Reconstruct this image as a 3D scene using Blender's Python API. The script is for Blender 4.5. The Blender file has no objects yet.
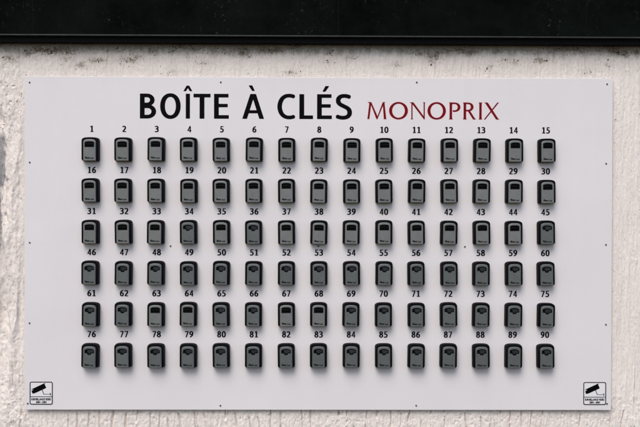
import bpy, bmesh, math, random
import numpy as np
from mathutils import Vector, Matrix
from mathutils.geometry import tessellate_polygon

# ------------------------------------------------------------------ camera, sky, sun, exposure
Z0 = 1.55                                   # height of the board's centre above the pavement
scene = bpy.context.scene
COL = scene.collection

cam = bpy.data.cameras.new("camera")
cam.sensor_width = 36.0
cam.lens = 50.0
cam.clip_start = 0.05
cam.clip_end = 200.0
cam_o = bpy.data.objects.new("camera", cam)
COL.objects.link(cam_o)
scene.camera = cam_o


def camera_axes(rx, ry, rz):
    cx, sx, cy, sy, cz, sz = math.cos(rx), math.sin(rx), math.cos(ry), math.sin(ry), math.cos(rz), math.sin(rz)
    Rx = np.array([[1, 0, 0], [0, cx, -sx], [0, sx, cx]])
    Ry = np.array([[cy, 0, sy], [0, 1, 0], [-sy, 0, cy]])
    Rz = np.array([[cz, -sz, 0], [sz, cz, 0], [0, 0, 1]])
    return Rz @ Ry @ Rx


A = camera_axes(-0.00751905, 0.00864646, -0.00271336)   # columns: right, down, forward (x right, y down, z into wall)
conv = lambda v: Vector((v[0], v[2], -v[1]))
right, up, back = conv(A[:, 0]), -conv(A[:, 1]), -conv(A[:, 2])
M4 = Matrix((right, up, back)).transposed().to_4x4()
M4.translation = Vector((-0.0350, -4.5759, Z0 + 0.19065))
cam_o.matrix_world = M4

SUN_EL, SUN_AZ = math.radians(52), math.radians(198)    # high, from the front and a little to the left
world = bpy.data.worlds.new("World")
scene.world = world
world.use_nodes = True
wn = world.node_tree.nodes
sky = wn.new("ShaderNodeTexSky")
sky.sky_type = 'NISHITA'
sky.sun_disc = False
sky.sun_elevation = SUN_EL
sky.sun_rotation = SUN_AZ
sky.air_density = 1.0
sky.dust_density = 2.5
sky.ozone_density = 1.0
world.node_tree.links.new(sky.outputs[0], wn["Background"].inputs[0])
wn["Background"].inputs[1].default_value = 0.10

sun = bpy.data.lights.new("sun", 'SUN')
sun.energy = 1.25
sun.angle = math.radians(38)
sun.color = (1.0, 0.96, 0.935)
sun_o = bpy.data.objects.new("sun", sun)
COL.objects.link(sun_o)
to_sun = Vector((math.sin(SUN_AZ) * math.cos(SUN_EL), math.cos(SUN_AZ) * math.cos(SUN_EL), math.sin(SUN_EL)))
sun_o.rotation_euler = to_sun.to_track_quat('Z', 'Y').to_euler()

scene.view_settings.view_transform = 'Standard'
scene.view_settings.look = 'None'
scene.view_settings.gamma = 1.0
scene.view_settings.use_curve_mapping = False
scene.view_settings.exposure = 0.78


# ------------------------------------------------------------------ helpers
def obj(name, me, mat=None, parent=None, loc=(0, 0, 0), label=None):
    o = bpy.data.objects.new(name, me)
    COL.objects.link(o)
    if mat is not None and me is not None and not me.materials:
        me.materials.append(mat)
    o.location = loc
    if parent is not None:
        o.parent = parent
    if label:
        o["label"] = label
    return o


def tag(o, label, cat=None, group=None, kind=None):
    o["label"] = label
    if cat:
        o["category"] = cat
    if group:
        o["group"] = group
    if kind:
        o["kind"] = kind
    return o


def thing(name, label, cat, loc, group=None):
    o = bpy.data.objects.new(name, None)
    o.empty_display_size = 0.03
    COL.objects.link(o)
    o.location = loc
    return tag(o, label, cat, group)


def to_mesh(bm, name, smooth=False, angle=None):
    me = bpy.data.meshes.new(name)
    bmesh.ops.recalc_face_normals(bm, faces=bm.faces[:])
    bm.to_mesh(me)
    bm.free()
    if smooth:
        me.polygons.foreach_set("use_smooth", [True] * len(me.polygons))
        if angle:
            me.set_sharp_from_angle(angle=math.radians(angle))
    return me


def box_bm(bm, x0, x1, y0, y1, z0, z1, bevel=0.0, seg=2):
    r = bmesh.ops.create_cube(bm, size=1.0)
    for v in r["verts"]:
        v.co = Vector(((x0 + x1) / 2 + v.co.x * (x1 - x0), (y0 + y1) / 2 + v.co.y * (y1 - y0), (z0 + z1) / 2 + v.co.z * (z1 - z0)))
    if bevel:
        es = list({e for v in r["verts"] for e in v.link_edges})
        bmesh.ops.bevel(bm, geom=es, offset=bevel, segments=seg, affect='EDGES', profile=0.5)
    return bm


# ------------------------------------------------------------------ materials
def mat(name, rgb, rough=0.5, spec=0.5, metal=0.0):
    m = bpy.data.materials.new(name)
    m.use_nodes = True
    b = m.node_tree.nodes["Principled BSDF"]
    b.inputs["Base Color"].default_value = (*rgb, 1)
    b.inputs["Roughness"].default_value = rough
    b.inputs["Specular IOR Level"].default_value = spec
    b.inputs["Metallic"].default_value = metal
    return m


class NT:
    def __init__(self, m):
        self.t = m.node_tree
        self.n = self.t.nodes
        self.b = self.n["Principled BSDF"]
        self.co = self.n.new("ShaderNodeTexCoord").outputs["Object"]

    def link(self, a, b):
        self.t.links.new(a, b)

    def mapping(self, scale, loc=(0, 0, 0)):
        m = self.n.new("ShaderNodeMapping")
        m.inputs["Scale"].default_value = scale
        m.inputs["Location"].default_value = loc
        self.link(self.co, m.inputs["Vector"])
        return m.outputs[0]

    def noise(self, vec, scale, detail=4, rough=0.55, dist=0.0):
        n = self.n.new("ShaderNodeTexNoise")
        n.inputs["Scale"].default_value = scale
        n.inputs["Detail"].default_value = detail
        n.inputs["Roughness"].default_value = rough
        n.inputs["Distortion"].default_value = dist
        self.link(vec, n.inputs["Vector"])
        return n.outputs["Fac"]

    def ramp(self, fac, stops, interp='LINEAR'):
        r = self.n.new("ShaderNodeValToRGB")
        r.color_ramp.interpolation = interp
        els = r.color_ramp.elements
        while len(els) < len(stops):
            els.new(0.5)
        for e, (p, c) in zip(els, stops):
            e.position = p
            e.color = (c, c, c, 1) if isinstance(c, (int, float)) else (*c, 1)
        self.link(fac, r.inputs["Fac"])
        return r.outputs["Color"]

    def mix(self, fac, a, b, mode='MIX'):
        m = self.n.new("ShaderNodeMix")
        m.data_type = 'RGBA'
        m.blend_type = mode
        for s, v in ((m.inputs[0], fac), (m.inputs[6], a), (m.inputs[7], b)):
            if hasattr(v, "is_linked"):
                self.link(v, s)
            elif isinstance(v, (int, float)):
                s.default_value = v
            else:
                s.default_value = (*v, 1)
        return m.outputs[2]

    def math(self, op, a, b):
        m = self.n.new("ShaderNodeMath")
        m.operation = op
        for s, v in ((m.inputs[0], a), (m.inputs[1], b)):
            if hasattr(v, "is_linked"):
                self.link(v, s)
            else:
                s.default_value = v
        return m.outputs[0]

    def bump(self, h, strength, dist):
        b = self.n.new("ShaderNodeBump")
        b.inputs["Strength"].default_value = strength
        b.inputs["Distance"].default_value = dist
        self.link(h, b.inputs["Height"])
        self.link(b.outputs[0], self.b.inputs["Normal"])


def wall_material():
    m = mat("lime_render", (0.72, 0.64, 0.585), 0.92, 0.2)
    t = NT(m)
    g = t.mapping((1, 1, 1))
    st = t.mapping((1, 1, 0.16))
    broad = t.ramp(t.noise(g, 2.2, 5, 0.6), [(0.3, (0.858, 0.775, 0.705)), (0.7, (0.91, 0.842, 0.776))])
    streak = t.ramp(t.noise(st, 26, 5, 0.6), [(0.38, 0.96), (0.62, 1.01)])
    c = t.mix(1.0, broad, streak, 'MULTIPLY')
    c = t.mix(1.0, c, t.ramp(t.noise(g, 260, 4, 0.75), [(0.34, 0.88), (0.52, 1.03)]), 'MULTIPLY')
    # grime specks and little pits of dirt
    sp = t.ramp(t.noise(g, 75, 3, 0.6), [(0.63, 0.0), (0.70, 1.0)])
    spm = t.ramp(t.noise(g, 5, 3, 0.6), [(0.42, 0.12), (0.62, 1.0)])
    c = t.mix(t.math('MULTIPLY', t.math('MULTIPLY', sp, spm), 0.75), c, (0.16, 0.12, 0.085))
    sp2 = t.ramp(t.noise(t.mapping((1, 1, 0.45), (3, 1, 7)), 150, 2, 0.5), [(0.66, 0.0), (0.72, 1.0)])
    c = t.mix(t.math('MULTIPLY', sp2, 0.5), c, (0.2, 0.15, 0.12))
    # greenish dirt that has washed down under the fascia (blotchy, stops within a hand's breadth)
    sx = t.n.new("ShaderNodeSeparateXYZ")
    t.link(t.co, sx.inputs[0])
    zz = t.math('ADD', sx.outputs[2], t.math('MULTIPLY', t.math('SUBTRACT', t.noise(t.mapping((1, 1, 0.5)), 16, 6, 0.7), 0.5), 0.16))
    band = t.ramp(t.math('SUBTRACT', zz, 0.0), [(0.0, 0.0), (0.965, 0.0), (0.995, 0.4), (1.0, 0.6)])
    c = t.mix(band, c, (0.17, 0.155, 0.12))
    # grey patch with a ragged edge at the far left, fading out downwards
    lx = t.math('ADD', sx.outputs[0], t.math('MULTIPLY', t.math('SUBTRACT', t.noise(t.mapping((1, 1, 0.35)), 11, 5, 0.65), 0.5), 0.16))
    lm = t.ramp(t.math('ADD', lx, 2.0), [(0.0, 0.9), (0.3001, 0.9), (0.374, 0.85), (0.380, 0.0)])
    vz = t.ramp(t.math('ADD', t.math('MULTIPLY', sx.outputs[2], 0.5), 0.5), [(0.30, 0.0), (0.47, 0.35), (0.55, 1.0), (0.77, 0.95), (0.79, 0.0)])
    c = t.mix(t.math('MULTIPLY', lm, vz), c, (0.25, 0.25, 0.26))
    at = t.n.new("ShaderNodeAttribute")
    at.attribute_name = "grime"
    gr = t.math('MULTIPLY', at.outputs["Fac"], t.ramp(t.noise(g, 60, 5, 0.7), [(0.35, 0.15), (0.6, 1.0)]))
    c = t.mix(gr, c, (0.19, 0.135, 0.075))
    t.link(c, t.b.inputs["Base Color"])
    h = t.math('ADD', t.noise(g, 230, 5, 0.75), t.math('MULTIPLY', t.noise(st, 75, 4, 0.65), 1.0))
    t.bump(h, 0.8, 0.0055)
    return m


def board_material():
    m = mat("white_coated_panel", (0.70, 0.675, 0.695), 0.42, 0.3)
    t = NT(m)
    g = t.mapping((1, 1, 1))
    c = t.ramp(t.noise(g, 1.6, 5, 0.6), [(0.3, (0.680, 0.650, 0.652)), (0.7, (0.715, 0.686, 0.686))])
    drip = t.ramp(t.noise(t.mapping((1, 1, 0.05)), 14, 4, 0.6), [(0.35, 0.990), (0.6, 1.0)])
    c = t.mix(1.0, c, drip, 'MULTIPLY')
    dust = t.ramp(t.noise(g, 120, 2, 0.5), [(0.74, 0.0), (0.78, 1.0)])
    c = t.mix(t.math('MULTIPLY', dust, 0.25), c, (0.35, 0.3, 0.28))
    t.link(c, t.b.inputs["Base Color"])
    t.link(t.ramp(t.noise(g, 6, 5, 0.6), [(0.3, 0.34), (0.7, 0.5)]), t.b.inputs["Roughness"])
    t.bump(t.noise(g, 1.7, 2, 0.5), 0.12, 0.02)
    return m


def fascia_material():
    m = mat("black_gloss_paint", (0.0055, 0.0075, 0.006), 0.3, 0.016)
    t = NT(m)
    g = t.mapping((1, 1, 1))
    cl = t.ramp(t.noise(g, 3.5, 6, 0.7), [(0.35, (0.0008, 0.0013, 0.001)), (0.7, (0.0045, 0.0066, 0.0052))])
    # scuffs and dried splashes
    sc = t.ramp(t.noise(t.mapping((1, 1, 0.8)), 26, 7, 0.78, 2.2), [(0.60, 0.0), (0.72, 1.0)])
    where = t.ramp(t.noise(g, 4.2, 2, 0.5), [(0.44, 0.0), (0.58, 1.0)])
    c = t.mix(t.math('MULTIPLY', t.math('MULTIPLY', sc, where), 0.75), cl, (0.10, 0.115, 0.10))
    fine = t.ramp(t.noise(t.mapping((1, 1, 0.12), (5, 0, 2)), 90, 3, 0.6), [(0.68, 0.0), (0.76, 1.0)])
    c = t.mix(t.math('MULTIPLY', fine, 0.10), c, (0.08, 0.09, 0.08))
    t.link(c, t.b.inputs["Base Color"])
    t.link(t.ramp(t.noise(g, 9, 5, 0.7), [(0.3, 0.25), (0.7, 0.55)]), t.b.inputs["Roughness"])
    return m


def grain_material(name, rgb, rough, spec, scale, strength, var=0.12):
    m = mat(name, rgb, rough, spec)
    t = NT(m)
    oi = t.n.new("ShaderNodeObjectInfo")
    off = t.n.new("ShaderNodeVectorMath")
    off.operation = 'ADD'
    cmb = t.n.new("ShaderNodeCombineXYZ")
    t.link(t.math('MULTIPLY', oi.outputs["Random"], 37.0), cmb.inputs[0])
    t.link(t.co, off.inputs[0])
    t.link(cmb.outputs[0], off.inputs[1])
    v = off.outputs[0]
    k = t.ramp(t.noise(v, 26, 5, 0.65), [(0.3, 1 - var), (0.7, 1 + var)])
    k2 = t.ramp(oi.outputs["Random"], [(0.0, 1 - var * 0.7), (1.0, 1 + var * 0.7)])
    c = t.mix(1.0, t.mix(1.0, rgb, k, 'MULTIPLY'), k2, 'MULTIPLY')
    t.link(c, t.b.inputs["Base Color"])
    t.bump(t.noise(v, scale, 3, 0.6), strength, 0.0008)
    return m


WALL = wall_material()
BOARD = board_material()
FASCIA = fascia_material()
BATTEN = mat("black_underside_paint", (0.0025, 0.003, 0.0035), 0.6, 0.1)
TRIM = grain_material("dusty_black_edge", (0.022, 0.026, 0.025), 0.5, 0.3, 60, 0.2, 0.45)
SEAM = mat("seam_filler", (0.006, 0.0075, 0.007), 0.6, 0.05)
INK = mat("black_vinyl", (0.0025, 0.0025, 0.0035), 0.6, 0.04)
INK_SOFT = mat("black_print", (0.005, 0.005, 0.006), 0.6, 0.05)
RED = mat("dark_red_vinyl", (0.19, 0.003, 0.006), 0.6, 0.05)
HOUSE = grain_material("black_weatherproof_plastic", (0.0032, 0.0034, 0.004), 0.5, 0.05, 900, 0.25, 0.2)
GREY_A = grain_material("grey_enamel", (0.138, 0.143, 0.139), 0.40, 0.5, 500, 0.22, 0.10)
GREY_B = grain_material("blue_grey_enamel", (0.091, 0.100, 0.098), 0.40, 0.5, 500, 0.22, 0.10)
PIT = mat("black_recess", (0.003, 0.003, 0.0035), 0.7, 0.1)
DIAL = mat("black_dial", (0.0035, 0.0032, 0.0032), 0.55, 0.04)
TAB = grain_material("dark_grey_shutter_tab", (0.016, 0.020, 0.020), 0.45, 0.25, 500, 0.2, 0.25)
LOGO = mat("dark_brand_print", (0.006, 0.008, 0.008), 0.6, 0.06)
STICKER = mat("white_sticker_film", (0.72, 0.70, 0.71), 0.35, 0.3)
STEEL = mat("dull_steel", (0.085, 0.080, 0.083), 0.45, 0.4, 0.4)
MOSS = grain_material("dry_moss", (0.10, 0.068, 0.036), 0.95, 0.05, 300, 0.4, 0.6)


# ------------------------------------------------------------------ numpy noise for the rendered wall
TABLES = {}


def vnoise(x, y, seed):
    if seed not in TABLES:
        TABLES[seed] = np.random.RandomState(seed).rand(256, 256).astype(np.float32)
    tab = TABLES[seed]
    xi, yi = np.floor(x).astype(int), np.floor(y).astype(int)
    fx, fy = x - xi, y - yi
    fx, fy = fx * fx * (3 - 2 * fx), fy * fy * (3 - 2 * fy)
    a = tab[xi & 255, yi & 255]
    b = tab[(xi + 1) & 255, yi & 255]
    c = tab[xi & 255, (yi + 1) & 255]
    d = tab[(xi + 1) & 255, (yi + 1) & 255]
    return (a * (1 - fx) + b * fx) * (1 - fy) + (c * (1 - fx) + d * fx) * fy - 0.5


def fbm(x, y, seed, octs=4, gain=0.5):
    s, amp = 0, 1.0
    for k in range(octs):
        s = s + amp * vnoise(x * 2 ** k + 13.7 * k, y * 2 ** k + 7.1 * k, seed + k)
        amp *= gain
    return s


def sstep(a, b, x):
    t = np.clip((x - a) / (b - a), 0, 1)
    return t * t * (3 - 2 * t)


def wall_height(X, Z):
    """relief towards the viewer, metres"""
    wx = X + 0.02 * fbm(X * 9, Z * 3, 3, 3)
    h = 0.0040 * fbm(wx * 60, Z * 5.0, 11, 4, 0.6)                        # trowel ridges running down
    h += (0.0016 + 0.0016 * sstep(-0.7, -0.85, Z)) * fbm(X * 130, Z * 62, 21, 3, 0.7)                        # grain
    gx = wx * 17.5
    cell = np.abs((gx - np.floor(gx)) - 0.5 + 0.85 * fbm(X * 9, Z * 1.6, 31, 3))
    gm = sstep(-0.12, 0.12, fbm(X * 14, Z * 13, 41, 3)) * sstep(-0.5, -0.8, Z)
    h -= 0.014 * (1 - sstep(0.01, 0.075, cell)) * gm                      # narrow drip grooves below the board
    lm0 = sstep(-1.45, -1.55, X)
    pit = sstep(0.27, 0.36, vnoise(X * 85, Z * 62, 51))
    h -= 0.0060 * pit * np.clip(lm0 * sstep(0.4, 0.6, Z) * sstep(0.9, 0.8, Z) + 0.35 * sstep(-0.7, -0.85, Z), 0, 1) * sstep(-0.15, 0.15, fbm(X * 5, Z * 5, 61, 3))
    # coarse folds at the left of the board
    lm = 1 - sstep(-1.56, -1.50, X)
    fx = X + 0.032 * fbm(X * 4, Z * 3.4, 71, 3)
    zone = sstep(0.72, 0.58, Z) * (0.30 + 0.70 * sstep(-0.62, -0.30, Z))
    r = 1 - np.abs(2.2 * fbm(fx * 17, Z * 1.6, 81, 2, 0.5))
    h += lm * zone * 0.022 * (np.clip(r, 0, 1) ** 1.6 - 0.5)
    h += lm * 0.0045 * fbm(X * 60, Z * 34, 91, 4, 0.65)
    cr = np.abs(fbm(fx * 13 + 3, Z * 1.5, 87, 2, 0.5))
    h -= lm * zone * 0.013 * (1 - sstep(0.005, 0.06, cr))
    step = sstep(-1.632, -1.616, X + 0.05 * fbm(X * 5, Z * 4, 95, 4) + 0.03 * (Z - 0.3))
    h -= 0.026 * (1 - step) * sstep(0.74, 0.62, Z) * sstep(-0.9, -0.5, Z)
    # softly stippled at the top
    h += 0.0010 * fbm(X * 90, Z * 90, 101, 2) * sstep(0.82, 0.9, Z)
    return h


SPOTS = [(-1.602, .954, 6), (-1.576, .939, 6), (-1.5, .975, 8), (-1.454, .996, 9), (-1.413, .991, 9), (-1.372, .986, 10), (-1.331, .996, 10), (-1.29, .986, 10),
         (-1.30, .95, 5), (-1.229, .915, 9), (-1.162, .941, 6), (-1.121, .941, 6), (-1.003, .947, 4), (-.973, .942, 8), (-.937, .962, 5), (-.88, .988, 6),
         (-.486, .985, 5), (-.393, .98, 10), (-.38, 1.0, 7), (-.291, 1.001, 9), (-.219, 1.001, 9), (-.255, .99, 6), (-.116, 1.017, 8), (-.152, .883, 6), (-.716, 1.02, 7),
         (-.593, .933, 3), (-.752, .881, 4), (.054, .982, 5), (.157, .962, 5), (.04, .94, 3), (.399, .927, 4), (.517, .984, 6), (.574, .974, 12), (.584, .943, 6),
         (.62, .984, 7), (.723, 1.005, 6), (.735, .99, 4), (.785, .99, 6), (.966, .95, 3), (1.007, .939, 4), (1.141, .95, 11), (.878, .913, 4), (1.239, 1.012, 6),
         (1.332, 1.013, 5), (1.28, 1.013, 5), (1.39, .895, 4), (1.493, .931, 3), (1.50, 1.012, 10), (1.534, 1.004, 12), (1.57, .988, 10), (1.642, .994, 9)]


def wall_limit(X):
    return 0.008 + 0.03 * sstep(-1.515, -1.57, X)


def build_wall():
    def axis(lo, f0, f1, hi, fine, coarse):
        return np.concatenate([np.arange(lo, f0, coarse), np.arange(f0, f1, fine), np.arange(f1, hi + 1e-6, coarse)])
    xs = axis(-3.4, -1.75, 1.75, 3.4, 0.0032, 0.05)
    zs = axis(-1.5, -1.12, 1.06, 2.1, 0.0032, 0.05)
    X, Z = np.meshgrid(xs, zs)
    H = wall_height(X, Z)
    H = np.minimum(H, wall_limit(X))
    n, mm = len(xs), len(zs)
    co = np.stack([X, -H, Z], -1).reshape(-1, 3).astype(np.float32)
    i = np.arange((mm - 1) * n).reshape(mm - 1, n)[:, :-1].ravel()
    q = np.stack([i, i + 1, i + 1 + n, i + n], 1).astype(np.int32)
    me = bpy.data.meshes.new("wall")
    me.vertices.add(len(co))
    me.vertices.foreach_set("co", co.ravel())
    me.loops.add(q.size)
    me.loops.foreach_set("vertex_index", q.ravel())
    me.polygons.add(len(q))
    me.polygons.foreach_set("loop_start", np.arange(0, q.size, 4, dtype=np.int32))
    me.polygons.foreach_set("loop_total", np.full(len(q), 4, dtype=np.int32))
    me.polygons.foreach_set("use_smooth", np.ones(len(q), dtype=bool))
    me.update()
    gr = np.zeros(X.shape)
    for x, z, k in SPOTS:
        dx, dz = X - x, Z - z
        gr += 0.075 * k * np.exp(-(dx / 0.020) ** 2 - (dz / 0.012) ** 2) + 0.022 * k * np.exp(-(dx / 0.07) ** 2 - (dz / 0.024) ** 2)
    at = me.attributes.new("grime", 'FLOAT', 'POINT')
    at.data.foreach_set("value", np.clip(gr, 0, 0.9).ravel().astype(np.float32))
    o = obj("wall", me, WALL, loc=(0, 0.013, Z0))
    tag(o, "rough cream rendered wall with trowel ridges behind the white board", "wall", kind="structure")
    return o


build_wall()


# ------------------------------------------------------------------ black fascia above the board
def build_fascia():
    root = thing("fascia", "glossy black painted fascia running along the wall above the white board", "fascia", (0, 0, Z0))
    root.rotation_euler.y = math.radians(0.02)
    edges = [-3.0, -1.452, 0.094, 1.352, 2.9]
    for a, b in zip(edges[:-1], edges[1:]):
        obj("panel", to_mesh(box_bm(bmesh.new(), a + 0.0012, b - 0.0012, -0.070, -0.05, 1.0585, 1.75, 0.0015), "fascia_panel"), FASCIA, root)
    obj("edge_strip", to_mesh(box_bm(bmesh.new(), -3.0, 2.9, -0.0715, -0.03, 1.0515, 1.0580, 0.0012), "fascia_edge"), TRIM, root)
    obj("batten", to_mesh(box_bm(bmesh.new(), -3.0, 2.9, -0.045, 0.03, 1.0255, 1.0510, 0.002), "fascia_batten"), BATTEN, root)
    obj("backing", to_mesh(box_bm(bmesh.new(), -3.0, 2.9, -0.0685, 0.03, 1.0590, 1.745), "fascia_backing"), SEAM, root)


build_fascia()


# ------------------------------------------------------------------ lettering: strokes -> signed distance -> outline -> flat faces
class Glyph:
    def __init__(self):
        self.f = None
        self.ops = []

    def add(self, fn):
        self.ops.append(('a', fn))
        return self

    def cut(self, fn):
        self.ops.append(('c', fn))
        return self

    def seg(self, p, q, w, w2=None):
        w2 = w if w2 is None else w2
        (x0, y0), (x1, y1) = p, q
        L = math.hypot(x1 - x0, y1 - y0)
        ux, uy = (x1 - x0) / L, (y1 - y0) / L

        def fn(X, Y):
            t = (X - x0) * ux + (Y - y0) * uy
            d = np.abs(-(X - x0) * uy + (Y - y0) * ux)
            ww = w + (w2 - w) * np.clip(t / L, 0, 1)
            return np.maximum(d - ww / 2, np.maximum(-t, t - L))
        return self.add(fn)

    def disc(self, p, r):
        return self.add(lambda X, Y: np.hypot(X - p[0], Y - p[1]) - r)

    def path(self, pts, wv, wh, closed=False):
        """stroke whose width is wv where it runs upright and wh where it runs level"""
        pts = list(pts)
        if closed:
            pts = pts + [pts[0]]
        n = len(pts)
        wd = []
        for k in range(n):
            a = pts[k - 1] if k else (pts[-2] if closed else pts[0])
            b = pts[k + 1] if k < n - 1 else (pts[1] if closed else pts[-1])
            dx, dy = b[0] - a[0], b[1] - a[1]
            L = math.hypot(dx, dy) or 1
            wd.append(wv + (wh - wv) * (dx / L) ** 2)
        for k in range(n - 1):
            if math.dist(pts[k], pts[k + 1]) > 1e-6:
                self.seg(pts[k], pts[k + 1], wd[k], wd[k + 1])
        for k in range(0 if closed else 1, n - 1):
            self.disc(pts[k], wd[k] / 2)
        return self

    def _poly(self, P):
        P = np.array(P, float)

        def fn(X, Y):
            inside = np.zeros(X.shape, bool)
            d = np.full(X.shape, 1e9)
            for k in range(len(P)):
                (x0, y0), (x1, y1) = P[k], P[(k + 1) % len(P)]
                ex, ey = x1 - x0, y1 - y0
                t = np.clip(((X - x0) * ex + (Y - y0) * ey) / (ex * ex + ey * ey + 1e-12), 0, 1)
                d = np.minimum(d, np.hypot(X - x0 - t * ex, Y - y0 - t * ey))
                if y0 != y1:
                    c = ((y0 > Y) != (y1 > Y)) & (X < (x1 - x0) * (Y - y0) / (y1 - y0) + x0)
                    inside ^= c
            return np.where(inside, -d, d)
        return fn

    def poly(self, P):
        return self.add(self._poly(P))

    def cutpoly(self, P):
        return self.cut(self._poly(P))

    def trace(self, x0, x1, y0, y1, step):
        xs = np.arange(x0 - 2 * step, x1 + 2 * step, step)
        ys = np.arange(y0 - 2 * step, y1 + 2 * step, step)
        X, Y = np.meshgrid(xs, ys)
        F = np.full(X.shape, 1e3)
        for k, fn in self.ops:
            F = np.minimum(F, fn(X, Y)) if k == 'a' else np.maximum(F, -fn(X, Y))
        F = np.where(np.abs(F) < 1e-7, 1e-7, F)
        F[0, :] = F[-1, :] = 1.0
        F[:, 0] = F[:, -1] = 1.0
        S = F < 0
        nxt = {}
        pos = {}

        def ep(i, j, k):                      # edge key -> point
            key = (i, j, k)
            if key not in pos:
                a = F[j, i]
                if k == 0:
                    b = F[j, i + 1]
                    pos[key] = (xs[i] + step * a / (a - b), ys[j])
                else:
                    b = F[j + 1, i]
                    pos[key] = (xs[i], ys[j] + step * a / (a - b))
            return key
        T = {1: [(3, 0)], 2: [(0, 1)], 3: [(3, 1)], 4: [(1, 2)], 5: [(3, 0), (1, 2)], 6: [(0, 2)], 7: [(3, 2)], 8: [(2, 3)], 9: [(2, 0)],
             10: [(0, 1), (2, 3)], 11: [(2, 1)], 12: [(1, 3)], 13: [(1, 0)], 14: [(0, 3)]}
        code = S[:-1, :-1] * 1 + S[:-1, 1:] * 2 + S[1:, 1:] * 4 + S[1:, :-1] * 8
        for j, i in zip(*np.nonzero((code > 0) & (code < 15))):
            E = [(i, j, 0), (i + 1, j, 1), (i, j + 1, 0), (i, j, 1)]
            for a, b in T[int(code[j, i])]:
                nxt[ep(*E[a])] = ep(*E[b])
        loops = []
        while nxt:
            s, b = nxt.popitem()
            L = [s]
            while b != s and b in nxt:
                L.append(b)
                b = nxt.pop(b)
            P = simplify([pos[k] for k in L], step * 0.10)
            if len(P) > 2:
                loops.append(P)
        return loops


def simplify(P, eps):
    def rdp(a):
        if len(a) < 3:
            return a
        p, q = np.array(a[0]), np.array(a[-1])
        d = q - p
        L = np.hypot(*d)
        Q = np.array(a) - p
        dist = np.abs(Q[:, 0] * d[1] - Q[:, 1] * d[0]) / L if L > 1e-9 else np.hypot(Q[:, 0], Q[:, 1])
        k = int(dist.argmax())
        if dist[k] < eps:
            return [a[0], a[-1]]
        return rdp(a[:k + 1])[:-1] + rdp(a[k:])
    k = len(P) // 2
    a = rdp(P[:k + 1])
    b = rdp(P[k:] + [P[0]])
    return a[:-1] + b[:-1]


def area(L):
    return sum(L[k - 1][0] * L[k][1] - L[k][0] * L[k - 1][1] for k in range(len(L))) / 2


def inside(p, L):
    c = False
    for k in range(len(L)):
        (x0, y0), (x1, y1) = L[k - 1], L[k]
        if (y0 > p[1]) != (y1 > p[1]) and p[0] < (x1 - x0) * (p[1] - y0) / (y1 - y0) + x0:
            c = not c
    return c


def fill(loops):
    """each outline with the holes that lie in it"""
    V, Fc = [], []
    depth = [sum(inside(L[0], Q) for Q in loops if Q is not L) for L in loops]
    for L, d in zip(loops, depth):
        if d % 2:
            continue
        grp = [L] + [Q for Q, e in zip(loops, depth) if e == d + 1 and inside(Q[0], L)]
        off = len(V)
        V += [(x, y) for G_ in grp for x, y in G_]
        Fc += [tuple(k + off for k in t) for t in tessellate_polygon([[Vector((x, y, 0)) for x, y in G_] for G_ in grp])]
    return V, Fc


def flat_mesh(name, pieces):
    """pieces: (verts, faces, scale_x, scale_y, dx, dz); a print on the plane y = 0 that faces -y"""
    V, Fc = [], []
    for vs, fs, sx, sy, dx, dz in pieces:
        b = len(V)
        V += [(x * sx + dx, 0.0, y * sy + dz) for x, y in vs]
        for a_, b_, c_ in fs:
            p, q, r = V[b + a_], V[b + b_], V[b + c_]
            cr = (q[0] - p[0]) * (r[2] - p[2]) - (q[2] - p[2]) * (r[0] - p[0])
            Fc.append((b + a_, b + b_, b + c_) if cr > 0 else (b + a_, b + c_, b + b_))
    me = bpy.data.meshes.new(name)
    me.from_pydata(V, [], Fc)
    me.update()
    return me


def ell(cx, cy, rx, ry, a0, a1, n=28, p=2.0):
    out = []
    for k in range(n + 1):
        a = math.radians(a0 + (a1 - a0) * k / n)
        c, s = math.cos(a), math.sin(a)
        out.append((cx + rx * math.copysign(abs(c) ** (2 / p), c), cy + ry * math.copysign(abs(s) ** (2 / p), s)))
    return out


def bez(p0, p1, p2, p3, n=14):
    return [tuple((1 - t) ** 3 * a + 3 * (1 - t) ** 2 * t * b + 3 * (1 - t) * t * t * c + t ** 3 * d for a, b, c, d in zip(p0, p1, p2, p3))
            for t in [k / n for k in range(n + 1)]]


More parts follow.
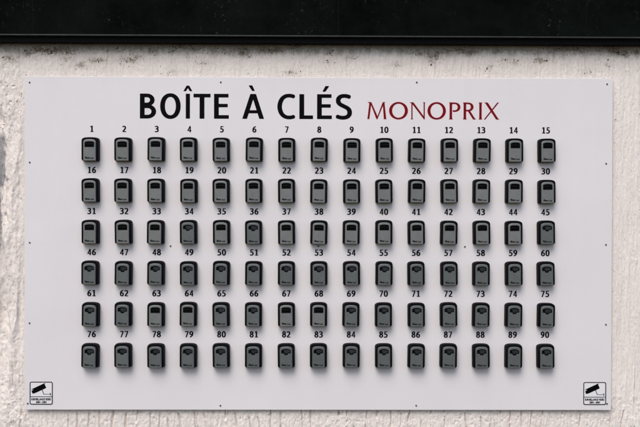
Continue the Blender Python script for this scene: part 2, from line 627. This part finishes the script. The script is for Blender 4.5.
# digits, one unit tall
def digit(d):
    g = Glyph()
    V, H = 0.225, 0.178
    if d == '0':
        g.path(ell(.30, .5, .205, .425, 0, 360, 44, 2.2)[:-1], V, H, True)
    elif d == '1':
        g.seg((.335, 0), (.335, 1.0), .23)
        g.poly([(.335, 1.0), (.27, 1.0), (.06, .87), (.12, .745), (.30, .83)])
        g.seg((.09, .07), (.565, .07), .14)
    elif d == '2':
        g.path(bez((.075, .845), (.20, .96), (.46, .97), (.455, .70)) + bez((.455, .70), (.45, .50), (.28, .34), (.10, .11))[1:], V, H)
        g.seg((.04, .075), (.57, .075), .15)
    elif d == '3':
        g.path(bez((.07, .87), (.22, .955), (.45, .96), (.45, .745)) + bez((.45, .745), (.45, .58), (.30, .535), (.19, .535))[1:], V, H)
        g.path(bez((.19, .535), (.36, .535), (.475, .44), (.475, .305)) + bez((.475, .305), (.475, .06), (.22, .03), (.045, .125))[1:], V, H)
    elif d == '4':
        g.seg((.425, 0), (.425, 1.0), .18)
        g.seg((.02, .285), (.60, .285), .145)
        g.poly([(.335, 1.0), (.50, 1.0), (.175, .29), (.02, .29), (.02, .34)])
    elif d == '5':
        g.seg((.10, .925), (.535, .925), .15)
        g.seg((.175, .46), (.175, 1.0), .165)
        g.path(bez((.12, .535), (.30, .62), (.48, .53), (.48, .32)) + bez((.48, .32), (.48, .06), (.23, .03), (.05, .12))[1:], V, H)
    elif d == '6':
        g.path(ell(.305, .315, .195, .245, 0, 360, 40)[:-1], V, H, True)
        g.path(bez((.11, .33), (.10, .66), (.24, .88), (.50, .93)), V, H)
    elif d == '7':
        g.seg((.04, .925), (.56, .925), .15)
        g.poly([(.40, .93), (.575, .93), (.575, .86), (.30, 0.0), (.105, 0.0)])
    elif d == '8':
        g.path(ell(.30, .735, .165, .195, 0, 360, 40)[:-1], V, H, True)
        g.path(ell(.30, .285, .20, .215, 0, 360, 40)[:-1], V, H, True)
    elif d == '9':
        g.path(ell(.295, .685, .195, .245, 0, 360, 40)[:-1], V, H, True)
        g.path(bez((.49, .67), (.50, .34), (.36, .12), (.10, .07)), V, H)
    return fill(g.trace(-.05, .68, -.05, 1.05, 0.012))


DIG = {d: digit(d) for d in '0123456789'}


def title_glyphs():
    """humanist bold capitals, one unit = cap height"""
    V, H = 0.192, 0.148
    G = {}
    g = Glyph()                                                   # B, .65 wide
    g.seg((V / 2, 0), (V / 2, 1), V)
    g.path([(V * .6, 1 - H / 2)] + [(.27, 1 - H / 2)] + ell(.29, .745, .215, .255 - H / 2, 90, -90, 20) + [(V * .6, .745 - .255 + H / 2)], V * .98, H)
    g.path([(V * .6, .545 - H / 2 + .02)] + ell(.31, (.565 + .0) / 2 - .0005, .255, .2825 - H / 2, 90, -90, 22) + [(V * .6, H / 2)], V, H)
    G['B'] = (g, .66)
    g = Glyph()
    g.path(ell(.41, .5, .41 - V / 2, .515 - H / 2, 0, 360, 60, 2.15)[:-1], V, H, True)
    G['O'] = (g, .82)
    g = Glyph().seg((V / 2, 0), (V / 2, 1), V)
    c = V / 2
    g.poly([(c - .205, 1.10), (c - .06, 1.325), (c + .06, 1.325), (c + .205, 1.10), (c + .085, 1.10), (c, 1.225), (c - .085, 1.10)])
    G['Î'] = (g, V)
    g = Glyph().seg((.34, 0), (.34, .95), V).seg((0, 1 - .073), (.68, 1 - .073), .146)
    G['T'] = (g, .68)

    def E():
        e = Glyph().seg((V / 2, 0), (V / 2, 1), V)
        e.seg((V / 2, 1 - .073), (.585, 1 - .073), .146).seg((V / 2, .53), (.555, .53), .138).seg((V / 2, .073), (.60, .073), .146)
        return e
    G['E'] = (E(), .60)
    e = E()
    e.poly([(.215, 1.10), (.335, 1.10), (.485, 1.315), (.475, 1.33), (.335, 1.33)])
    G['É'] = (e, .60)
    g = Glyph()
    g.poly([(0, 0), (.192, 0), (.44, .78), (.69, 0), (.882, 0), (.555, 1.0), (.325, 1.0)])
    g.seg((.16, .285), (.72, .285), .125)
    g.poly([(.26, 1.33), (.275, 1.345), (.405, 1.345), (.51, 1.12), (.40, 1.12)])
    G['À'] = (g, .88)
    g = Glyph()
    g.path(bez((.685, .895), (.52, .965), (.30, .965), (.18, .80)) + bez((.18, .80), (.055, .62), (.055, .36), (.18, .20))[1:] +
           bez((.18, .20), (.30, .035), (.52, .035), (.69, .10))[1:], V, H)
    G['C'] = (g, .72)
    g = Glyph().seg((V / 2, 0), (V / 2, 1), V).seg((V / 2, .073), (.545, .073), .146)
    G['L'] = (g, .55)
    g = Glyph()
    g.path(bez((.575, .885), (.43, .965), (.105, .975), (.105, .74)) + bez((.105, .74), (.105, .50), (.575, .54), (.575, .275))[1:] +
           bez((.575, .275), (.575, .015), (.23, .025), (.045, .115))[1:], V, H * 1.05)
    G['S'] = (g, .66)
    return G


def logo_glyphs():
    """flared high-contrast roman capitals, one unit = cap height"""
    K, T = 0.180, 0.105
    G = {}

    def stem(g, x, w=.145, y0=0.0, y1=1.0):                         # upright with lightly flared ends
        f = .042
        g.poly([(x - f, y0), (x + w + f, y0), (x + w + .004, y0 + .06), (x + w, y0 + .2), (x + w, y1 - .2), (x + w + .004, y1 - .06), (x + w + f, y1),
                (x - f, y1), (x - .004, y1 - .06), (x, y1 - .2), (x, y0 + .2), (x - .004, y0 + .06)])
        return g
    g = Glyph()                                                  # M 1.09 wide
    g.poly([(.0, 0), (.115, 0), (.225, .95), (.145, 1.0), (.02, 1.0), (.02, .975), (.11, .94)])
    g.poly([(.145, 1.0), (.225, 1.0), (.575, .20), (.545, 0), (.52, 0)])
    g.poly([(.515, 0), (.58, 0), (.95, .93), (.95, 1.0), (.88, 1.0)])
    g.poly([(.88, 1.0), (1.02, 1.0), (1.02, .975), (.985, .95), (1.085, .04), (1.10, .0), (.93, 0), (.945, .04), (.885, .88)])
    G['M'] = (g, 1.10)
    g = Glyph()
    g.path(ell(.545, .5, .545 - K * .47, .515 - T / 2, 0, 360, 64)[:-1], K, T, True)
    G['O'] = (g, 1.09)
    g = Glyph()
    g.poly([(.03, 0), (.19, 0), (.145, .05), (.14, .90), (.07, .97), (.075, .05)])
    g.poly([(.0, 1.0), (.19, 1.0), (.79, .16), (.82, .0), (.79, -.01), (.12, .90), (.0, .975)])
    g.poly([(.715, 1.0), (.875, 1.0), (.835, .95), (.835, .0), (.765, .03), (.765, .95)])
    G['N'] = (g, .87)
    g = stem(Glyph(), .06)
    g.path([(.12, 1 - T / 2)] + ell(.36, .72, .235, .28 - T / 2, 90, -90, 26) + [(.24, .44 + T / 2)], K * .88, T * .9)
    G['P'] = (g, .67)
    g = stem(Glyph(), .06)
    g.path([(.12, 1 - T / 2)] + ell(.33, .735, .215, .265 - T / 2, 90, -90, 26) + [(.14, .47 + T / 2)], K * .88, T * .9)
    g.poly([(.30, .49), (.44, .49), (.70, .07), (.78, .0), (.60, 0), (.58, .03)])
    G['R'] = (g, .76)
    g = stem(Glyph(), .03)
    G['I'] = (g, .20)
    g = Glyph()
    g.poly([(.02, 1.0), (.22, 1.0), (.80, .07), (.885, 0), (.69, 0), (.09, .94)])
    g.poly([(.0, 0), (.085, 0), (.80, .94), (.86, 1.0), (.75, 1.0)])
    G['X'] = (g, .89)
    return G


# ------------------------------------------------------------------ the board
BW, BH = 3.02, 1.7088
BY = -0.004                                                       # the board's face is at y = BY - 0.004
FACE = BY - 0.004
board = thing("sign_board", "large white key box board with black and red title and ninety printed numbers", "sign board", (0, 0, Z0))
obj("panel", to_mesh(box_bm(bmesh.new(), -BW / 2, BW / 2, FACE, BY, -BH / 2, BH / 2, 0.0012), "board_panel"), BOARD, board)

TG = title_glyphs()
place = [('B', 140.2, 156.4), ('O', 160.4, 180.8), ('Î', 185.9, 190.1), ('T', 193.6, 210.6), ('E', 214.1, 228.9), ('À', 242.3, 264.0),
         ('C', 277.3, 295.1), ('L', 299.3, 313.0), ('É', 317.0, 331.8), ('S', 335.7, 352.0)]
cache, pieces = {}, []
for ch, p0, p1 in place:
    if ch not in cache:
        g, w = TG[ch]
        cache[ch] = (*fill(g.trace(-.15, 1.0, -.08, 1.4, 0.011)), w)
    vs, fs, w = cache[ch]
    xs = [v[0] for v in vs if v[1] < 1.02]
    a, b = min(xs), max(xs)
    x0, x1 = -0.920 + (p0 - 140.2) * .005136, -0.920 + (p1 - 140.2) * .005136
    s = (x1 - x0) / (b - a)
    pieces.append((vs, fs, s, .1275, x0 - a * s, 0.6412))
for word, i0, i1 in (("BOÎTE", 0, 5), ("À", 5, 6), ("CLÉS", 6, 10)):
    obj("title_word", flat_mesh("title_word", pieces[i0:i1]), INK, board, (0, FACE - 0.0006, 0), "bold black word " + word)

LG = logo_glyphs()
place = [('M', 367.3, 386.3), ('O', 388.9, 407.7), ('N', 409.8, 425.2), ('O', 427.2, 445.6), ('P', 448.6, 460.1), ('R', 462.6, 475.8), ('I', 478.3, 482.0), ('X', 483.6, 499.1)]
pieces, cache = [], {}
for ch, p0, p1 in place:
    if ch not in cache:
        g, w = LG[ch]
        cache[ch] = fill(g.trace(-.08, 1.2, -.06, 1.06, 0.0085))
    vs, fs = cache[ch]
    a, b = min(v[0] for v in vs), max(v[0] for v in vs)
    x0, x1 = 0.2477 + (p0 - 367.5) * .005155, 0.2477 + (p1 - 367.5) * .005155
    s = (x1 - x0) / (b - a)
    pieces.append((vs, fs, s, .0875, x0 - a * s, 0.6418))
obj("shop_lettering", flat_mesh("shop_lettering", pieces), RED, board, (0, FACE - 0.0006, 0), "dark red flared capitals reading MONOPRIX")


def number_mesh(n):
    s, h = str(n), 0.0322
    adv = .73 * h
    tot = adv * (len(s) - 1) + .64 * h
    return flat_mesh("number", [(*DIG[c], h * 1.07, h, -tot / 2 + k * adv, -h / 2) for k, c in enumerate(s)])


COLX = [-1.1668 + 0.16656 * c for c in range(15)]
ROWZ = [0.4830 - 0.21075 * r for r in range(6)]
NUMZ = [0.5872 - 0.21055 * r for r in range(6)]
for n in range(1, 91):
    r, c = divmod(n - 1, 15)
    obj("printed_number", number_mesh(n), INK_SOFT, board, (COLX[c] + 0.0005, FACE - 0.0006, NUMZ[r]), "black printed number %d" % n)


def screw_mesh():
    bm = bmesh.new()
    bmesh.ops.create_cone(bm, cap_ends=True, segments=20, radius1=0.0047, radius2=0.0036, depth=0.003)
    bmesh.ops.rotate(bm, verts=bm.verts[:], cent=(0, 0, 0), matrix=Matrix.Rotation(math.pi / 2, 3, 'X'))
    top = [f for f in bm.faces if len(f.verts) > 4 and f.calc_center_median().y < 0]
    r = bmesh.ops.inset_region(bm, faces=top, thickness=0.0016)
    for f in top:
        for v in f.verts:
            v.co.y += 0.0012
    return to_mesh(bm, "screw")


SCREW = screw_mesh()
for x, z in [(-1.484, .823), (-.506, .828), (.5, .831), (1.481, .826), (-1.483, .414), (-1.483, .003), (-1.484, -.41), (-1.493, -.823), (-.505, -.833),
             (.503, -.832), (1.489, -.822), (1.478, .417), (1.479, -.001), (1.481, -.413), (-.762, -.013), (-.003, -.0115), (.751, -.013)]:
    o = obj("screw", SCREW, STEEL, board, (x, FACE - 0.0014, z))
    o.rotation_euler.y = random.Random(x * 7 + z).uniform(0, 6.28)


# ------------------------------------------------------------------ key boxes
def arch(w, h, rb, rise, p=2.5, nb=5, nt=26, ns=4):
    """outline of a box with a softly arched top, counter-clockwise seen from the front, centred"""
    P = []
    hw, zb, zt = w / 2, -h / 2, h / 2
    for k in range(nb + 1):
        a = math.pi + math.pi / 2 * k / nb
        P.append((-hw + rb + rb * math.cos(a), zb + rb + rb * math.sin(a)))
    for k in range(nb + 1):
        a = -math.pi / 2 + math.pi / 2 * k / nb
        P.append((hw - rb + rb * math.cos(a), zb + rb + rb * math.sin(a)))
    zs = zt - rise
    for k in range(1, ns):
        P.append((hw, zb + rb + (zs - zb - rb) * k / ns))
    for k in range(nt + 1):
        a = math.pi * k / nt
        c, s = math.cos(a), math.sin(a)
        P.append((hw * math.copysign(abs(c) ** (2 / p), c), zs + rise * abs(s) ** (2 / p)))
    for k in range(1, ns):
        P.append((-hw, zs - (zs - zb - rb) * k / ns))
    return P


def loft(bm, rings, cap0=True, cap1=True):
    R = [[bm.verts.new((x, y, z)) for x, z in P] for P, y in rings]
    n = len(R[0])
    for a, b in zip(R[:-1], R[1:]):
        for k in range(n):
            bm.faces.new((a[k], a[(k + 1) % n], b[(k + 1) % n], b[k]))
    if cap0:
        bm.faces.new(R[0])
    if cap1:
        bm.faces.new(R[-1])
    return R


def shift(P, dz):
    return [(x, z + dz) for x, z in P]


def housing_mesh():
    bm = bmesh.new()
    W, Hh = .0885, .1235
    loft(bm, [(arch(W - .003, Hh - .003, .008, .021, 3.1), 0.0), (arch(W, Hh, .009, .0215, 3.1), -.0025), (arch(W - .001, Hh - .001, .009, .0215, 3.1), -.012),
              (arch(W - .0012, Hh - .0012, .009, .0215, 3.1), -.0132), (arch(W - .0035, Hh - .0035, .009, .0215, 3.1), -.0134), (arch(W - .0037, Hh - .0037, .009, .0215, 3.1), -.0150),
              (arch(W - .0018, Hh - .0018, .009, .0215, 3.1), -.0152), (arch(W - .0032, Hh - .0030, .0095, .0215, 3.1), -.026),
              (arch(W - .0050, Hh - .0050, .010, .021, 3.1), -.0295), (arch(W - .0085, Hh - .0085, .010, .020, 3.1), -.0312)])
    return to_mesh(bm, "housing", True, 40)


WIN_W, WIN_H, WIN_Z = .0485, .0300, .0235


def window_outline(kind):
    if kind == 'A':
        return shift(arch(WIN_W, WIN_H, .002, .0075, 2.3, 3, 18, 3), WIN_Z)
    # arched slot with a thumb notch below its middle
    P = []
    w, zt, zb = WIN_W / 2, WIN_Z + .0140, WIN_Z - .0095
    for k in range(15):
        x = -w + 2 * w * k / 14
        P.append((x, zt - .0075 * abs(x / w) ** 2.2))
    P = P[::-1]                                                    # right to left along the top
    P += [(-w, zb + .0015), (-w + .0015, zb)]
    for k in range(11):
        a = math.pi + math.pi * k / 10
        c_, s_ = math.cos(a), math.sin(a)
        P.append((.0105 * math.copysign(abs(c_) ** .7, c_), zb - .0005 - .0080 * abs(s_) ** .7))
    P += [(w - .0015, zb), (w, zb + .0015)]
    return P


def face_mesh(kind):
    bm = bmesh.new()
    Wf, Hf, dz = .0655, .1105, -.0058
    R = loft(bm, [(shift(arch(Wf, Hf, .003, .019, 2.9), dz), -.0300), (shift(arch(Wf - .0005, Hf - .0006, .003, .019, 2.9), dz), -.0330),
                  (shift(arch(Wf - .0028, Hf - .0032, .003, .0185, 2.9), dz), -.0352),
                  (shift(arch(Wf - .0085, Hf - .0095, .003, .017, 2.9), dz), -.0362),
                  (shift(arch(Wf - .0095, Hf - .0105, .003, .0165, 2.9), dz), -.0358)], True, False)
    outer = R[-1]
    win = window_outline(kind)
    a = [bm.verts.new((x, -.0358, z)) for x, z in win]
    # front surface: a sheet with the window cut out
    tl = tessellate_polygon([[v.co.xzy for v in outer], [v.co.xzy for v in a]])
    allv = outer + a
    for t in tl:
        try:
            bm.faces.new([allv[k] for k in t])
        except ValueError:
            pass
    return to_mesh(bm, "face_plate", True, 28)


def recess_mesh(kind):
    """black pan set into the window of the face"""
    bm = bmesh.new()
    W_ = window_outline(kind)
    ring = lambda kx, kz, y: [bm.verts.new((x * kx, y, WIN_Z + (z - WIN_Z) * kz)) for x, z in W_]
    rs = [ring(.998, .997, -.0357), ring(.965, .95, -.0352), ring(.95, .93, -.0310)]
    n = len(W_)
    for a, b in zip(rs[:-1], rs[1:]):
        for k in range(n):
            bm.faces.new((a[k], a[(k + 1) % n], b[(k + 1) % n], b[k]))
    for t in tessellate_polygon([[v.co.xzy for v in rs[-1]]]):
        bm.faces.new([rs[-1][k] for k in t])
    return to_mesh(bm, "recess")


def dial_mesh():
    """one combination wheel: a short ribbed cylinder lying across the window"""
    bm = bmesh.new()
    n, r, hw = 20, .0085, .0040
    rings = []
    for x, s in ((-hw, .9), (-hw + .0008, 1.0), (hw - .0008, 1.0), (hw, .9)):
        rings.append([bm.verts.new((x, math.sin(2 * math.pi * k / n) * r * s * (1 if k % 2 else .93), math.cos(2 * math.pi * k / n) * r * s * (1 if k % 2 else .93)))
                      for k in range(n)])
    for p, q in zip(rings[:-1], rings[1:]):
        for k in range(n):
            bm.faces.new((p[k], p[(k + 1) % n], q[(k + 1) % n], q[k]))
    bm.faces.new(rings[0])
    bm.faces.new(rings[-1])
    return to_mesh(bm, "dial")


def tab_mesh():
    """dark shutter tab that fills most of the slot and hangs into the thumb notch"""
    w, zt, zb = WIN_W / 2 - .0015, WIN_Z + .0085, WIN_Z - .0058
    P = []
    for k in range(11):
        x = (w - .002) - (2 * w - .0145) * k / 10
        P.append((x, zt - .0060 * abs(x / w) ** 2.2))
    x0 = P[-1][0]
    P += [(x0, zb + .002), (x0 + .002, zb)]
    for k in range(9):
        a = math.pi + math.pi * k / 8
        c_, s_ = math.cos(a), math.sin(a)
        P.append((.0068 * math.copysign(abs(c_) ** .7, c_) + .001, zb - .0005 - .0056 * abs(s_) ** .7))
    P += [(w - .0038, zb), (w - .002, zb + .002)]
    cx, cz = 0.002, WIN_Z
    bm = bmesh.new()
    loft(bm, [(P, -.0306), (P, -.0330), ([(cx + (x - cx) * .94, cz + (z - cz) * .92) for x, z in P], -.0338)], True, True)
    bmesh.ops.triangulate(bm, faces=[f for f in bm.faces if len(f.verts) > 4])
    return to_mesh(bm, "shutter_tab", True, 30)


def text_mesh(name, body, size, shear=0.0, width=None, bold=0.0):
    cu = bpy.data.curves.new(name, 'FONT')
    cu.body = body
    cu.size = size
    cu.shear = shear
    cu.align_x = 'CENTER'
    cu.align_y = 'CENTER'
    cu.offset = bold
    cu.resolution_u = 3
    o = bpy.data.objects.new(name, cu)
    COL.objects.link(o)
    dg = bpy.context.evaluated_depsgraph_get()
    dg.update()
    me = bpy.data.meshes.new_from_object(o.evaluated_get(dg))
    bpy.data.objects.remove(o)
    xs = [v.co.x for v in me.vertices]
    k = width / (max(xs) - min(xs)) if width else 1.0
    mid = (max(xs) + min(xs)) / 2
    for v in me.vertices:
        v.co = Vector(((v.co.x - mid) * k, 0.0, v.co.y))
    me.materials.clear()
    me.name = name
    return me


HOUS, DIALM, TABM = housing_mesh(), dial_mesh(), tab_mesh()
FACEM = {k: face_mesh(k) for k in 'AB'}
RECM = {k: recess_mesh(k) for k in 'AB'}
BRAND = text_mesh("brand_lettering", "Master Lock", 0.0130, 0.28, 0.0465, 0.0006)
BRAND.transform(Matrix.Rotation(math.radians(4.5), 4, 'Y'))
for v in BRAND.vertices:                                           # tall initial, letters shrinking along the word
    v.co.z *= 1.12 - 0.25 * (v.co.x / 0.045 + 0.5)


def make_box(kind):
    root = thing("key_box", "grey key box", "key box", (0, 0, 0), "key boxes in rows on the white board")
    obj("housing", HOUS, HOUSE, root)
    g = obj("face_plate", FACEM[kind], GREY_A if kind == 'A' else GREY_B, root)
    obj("brand_lettering", BRAND, LOGO, g, (0, -.0361, -.0460))
    rc = obj("window", RECM[kind], PIT, root)
    if kind == 'A':
        for k in range(4):
            obj("dial", DIALM, DIAL, rc, (-.0156 + .0104 * k, -.0260, WIN_Z - .001))
    else:
        obj("shutter_tab", TABM, TAB, rc)
    return root


def copy_tree(o, parent=None):
    c = o.copy()
    COL.objects.link(c)
    if parent is not None:
        c.parent = parent
    for ch in list(o.children):
        copy_tree(ch, c)
    return c


open_window = set(range(1, 34)) | {35} | set(range(37, 45)) | {63, 64, 67, 68}
proto = {}
rng = random.Random(4)
for n in range(1, 91):
    r, c = divmod(n - 1, 15)
    k = 'A' if n in open_window else 'B'
    if k not in proto:
        b = proto[k] = make_box(k)
    else:
        b = copy_tree(proto[k])
    b.location = (COLX[c] + rng.uniform(-.0014, .0014), FACE - 0.0004, Z0 + ROWZ[r] + rng.uniform(-.0014, .0014))
    b.scale = (1, 1.2, 1)
    b.rotation_euler = (0, rng.uniform(-1, 1) * math.radians(1.0), 0)
    b["label"] = ("grey key box with open black window, mounted under the printed number %d" if k == 'A'
                  else "darker grey key box with closed shutter tab, mounted under the printed number %d") % n


# ------------------------------------------------------------------ surveillance stickers
def round_rect(w, h, r, n=6):
    P = []
    for cx, cz, a0 in ((-w / 2 + r, -h / 2 + r, 180), (w / 2 - r, -h / 2 + r, 270), (w / 2 - r, h / 2 - r, 0), (-w / 2 + r, h / 2 - r, 90)):
        for k in range(n + 1):
            a = math.radians(a0 + 90 * k / n)
            P.append((cx + r * math.cos(a), cz + r * math.sin(a)))
    return P


def sticker(x, z, label, grp):
    s = .1195
    root = thing("surveillance_sticker", label, "sticker", (x, FACE - .0003, Z0 + z), grp)
    bm = bmesh.new()
    loft(bm, [(round_rect(s, s, .010), 0.0), (round_rect(s, s, .010), -.0004)])
    obj("film", to_mesh(bm, "film"), STICKER, root)
    fr = fill([round_rect(s - .001, s - .001, .0098), round_rect(s - .0105, s - .0105, .006)])
    zb = s / 2 - .654 * s
    bar = ([(-s / 2 + .003, zb - .0017), (s / 2 - .003, zb - .0017), (s / 2 - .003, zb + .0017), (-s / 2 + .003, zb + .0017)], [(0, 1, 2), (0, 2, 3)])
    m_fr = flat_mesh("sticker_border", [(*fr, 1, 1, 0, 0)])
    obj("border", m_fr, INK_SOFT, root, (0, -.0006, 0))
    m_bar = flat_mesh("sticker_divider", [(*bar, 1, 1, 0, 0)])
    obj("divider", m_bar, INK_SOFT, root, (0, -.0009, 0))
    g = Glyph()                                                    # camera on a wall bracket, unit = sticker side, origin bottom left
    a = math.radians(25)
    R = lambda u, v: (.41 + u * math.cos(a) - v * math.sin(a), .685 + u * math.sin(a) + v * math.cos(a))
    g.poly([R(-.24, -.095), R(.30, -.095), R(.30, .10), R(-.24, .10)])
    g.poly([R(-.34, -.075), R(-.22, -.095), R(-.22, .075), R(-.34, .05)])
    g.poly([R(-.30, .085), R(.33, .085), R(.33, .125), R(-.30, .125)])
    g.seg(R(.10, -.08), (.61, .45), .030)
    g.seg((.595, .452), (.88, .452), .022)
    g.seg((.895, .40), (.895, .51), .035)
    pic = flat_mesh("camera_pictogram", [(*fill(g.trace(0, 1, .3, 1, .006)), s, s, -s / 2, -s / 2)])
    obj("pictogram", pic, INK, root, (0, -.0006, 0))
    cap = text_mesh("sticker_caption", "SURVEILLANCE VIDÉO", .0140, 0, .1020, .0009)
    obj("caption", cap, INK_SOFT, root, (0, -.0006, s / 2 - .770 * s))
    hrs = text_mesh("sticker_hours", "24H - 24H", .0140, 0, .0540, .0010)
    obj("hours", hrs, INK_SOFT, root, (0, -.0006, s / 2 - .890 * s))


sticker(-1.4238, -.7692, "square camera surveillance sticker in the board's bottom left corner, below number 76", "camera surveillance stickers on the board")
sticker(1.4246, -.7685, "square camera surveillance sticker in the board's bottom right corner, below number 90", "camera surveillance stickers on the board")


# ------------------------------------------------------------------ dry moss, cobweb dirt on the wall under the fascia
def dirt():
    rg = random.Random(11)
    bm = bmesh.new()
    ico = bmesh.new()
    bmesh.ops.create_icosphere(ico, subdivisions=1, radius=1.0)
    base = [v.co.copy() for v in ico.verts]
    tris = [[v.index for v in f.verts] for f in ico.faces]
    ico.free()

    def hgt(x, z):
        return float(wall_height(np.array([x]), np.array([z]))[0])

    def crumb(x, z, r):
        y = 0.013 - min(hgt(x, z), .008) - r * .25
        R = Matrix.Rotation(rg.uniform(0, 6.28), 3, 'Y') @ Matrix.Rotation(rg.uniform(0, 6.28), 3, 'X')
        sc = Vector((rg.uniform(.5, 1.6), rg.uniform(.4, .8), rg.uniform(.5, 1.4)))
        vs = []
        for b in base:
            p = R @ Vector((b.x * sc.x, b.y * sc.y, b.z * sc.z)) * r * rg.uniform(.65, 1.25)
            vs.append(bm.verts.new((x + p.x, y + p.y * .6, z + p.z)))
        for t in tris:
            bm.faces.new([vs[k] for k in t])

    def thread(x, z, dx, dz, r):
        n = 7
        pts = []
        for k in range(n + 1):
            u = k / n
            xx, zz = x + dx * u + rg.uniform(-.003, .003), z + dz * u - .010 * math.sin(math.pi * u) + rg.uniform(-.002, .002)
            pts.append((xx, 0.013 - min(hgt(xx, zz), .008) - .0015, zz))
        for p, q in zip(pts[:-1], pts[1:]):
            a, b = Vector(p), Vector(q)
            d = (b - a).normalized()
            s = d.cross(Vector((0, 1, 0))).normalized() * r
            f = Vector((0, -r, 0))
            A_ = [bm.verts.new(a + o_) for o_ in (s, f, -s)]
            B_ = [bm.verts.new(b + o_) for o_ in (s, f, -s)]
            for k in range(3):
                bm.faces.new((A_[k], A_[(k + 1) % 3], B_[(k + 1) % 3], B_[k]))
    for x, z, n in SPOTS:
        for k in range(int(n * 2.6)):
            q = rg.gauss(0, 1)
            crumb(x + q * .019, z + rg.gauss(0, .010) - abs(q) * .003, rg.uniform(.0009, .0030) * (1.0 if k else 1.6))
        for k in range(rg.choice((0, 0, 1))):
            thread(x, z, rg.uniform(-.05, .05), rg.uniform(-.035, .02), rg.uniform(.0004, .0008))
    for k in range(900):                                           # loose grains caught along the top
        x = rg.uniform(-1.7, 1.7)
        if vnoise(np.array([x * 3.0]), np.array([2.2]), 5)[0] < rg.uniform(-.35, .2):
            continue
        crumb(x, 1.018 - abs(rg.gauss(0, .022)), rg.uniform(.0008, .0026))
    for k in range(80):                                            # specks on the rough corner left of the board
        crumb(rg.uniform(-1.66, -1.50), rg.uniform(.50, .90), rg.uniform(.0012, .0030))
    for k in range(170):                                           # specks in the drip grooves below the board
        crumb(rg.uniform(-1.66, 1.66), rg.uniform(-.97, -.87), rg.uniform(.0008, .0024))
    for k in range(140):
        crumb(rg.uniform(-1.7, 1.7), rg.uniform(.87, 1.0), rg.uniform(.0007, .0019))
    for k in range(26):
        x = rg.uniform(-1.7, 1.6)
        thread(x, 1.02 - rg.uniform(0, .02), rg.uniform(-.09, .09), rg.uniform(-.03, .0), rg.uniform(.0004, .0009))
    o = obj("moss_and_cobweb_dirt", to_mesh(bm, "moss_and_cobweb_dirt"), MOSS, loc=(0, 0, Z0))
    tag(o, "dark crumbs of dry moss and cobweb dirt clinging under the black fascia", "dirt", kind="stuff")


dirt()
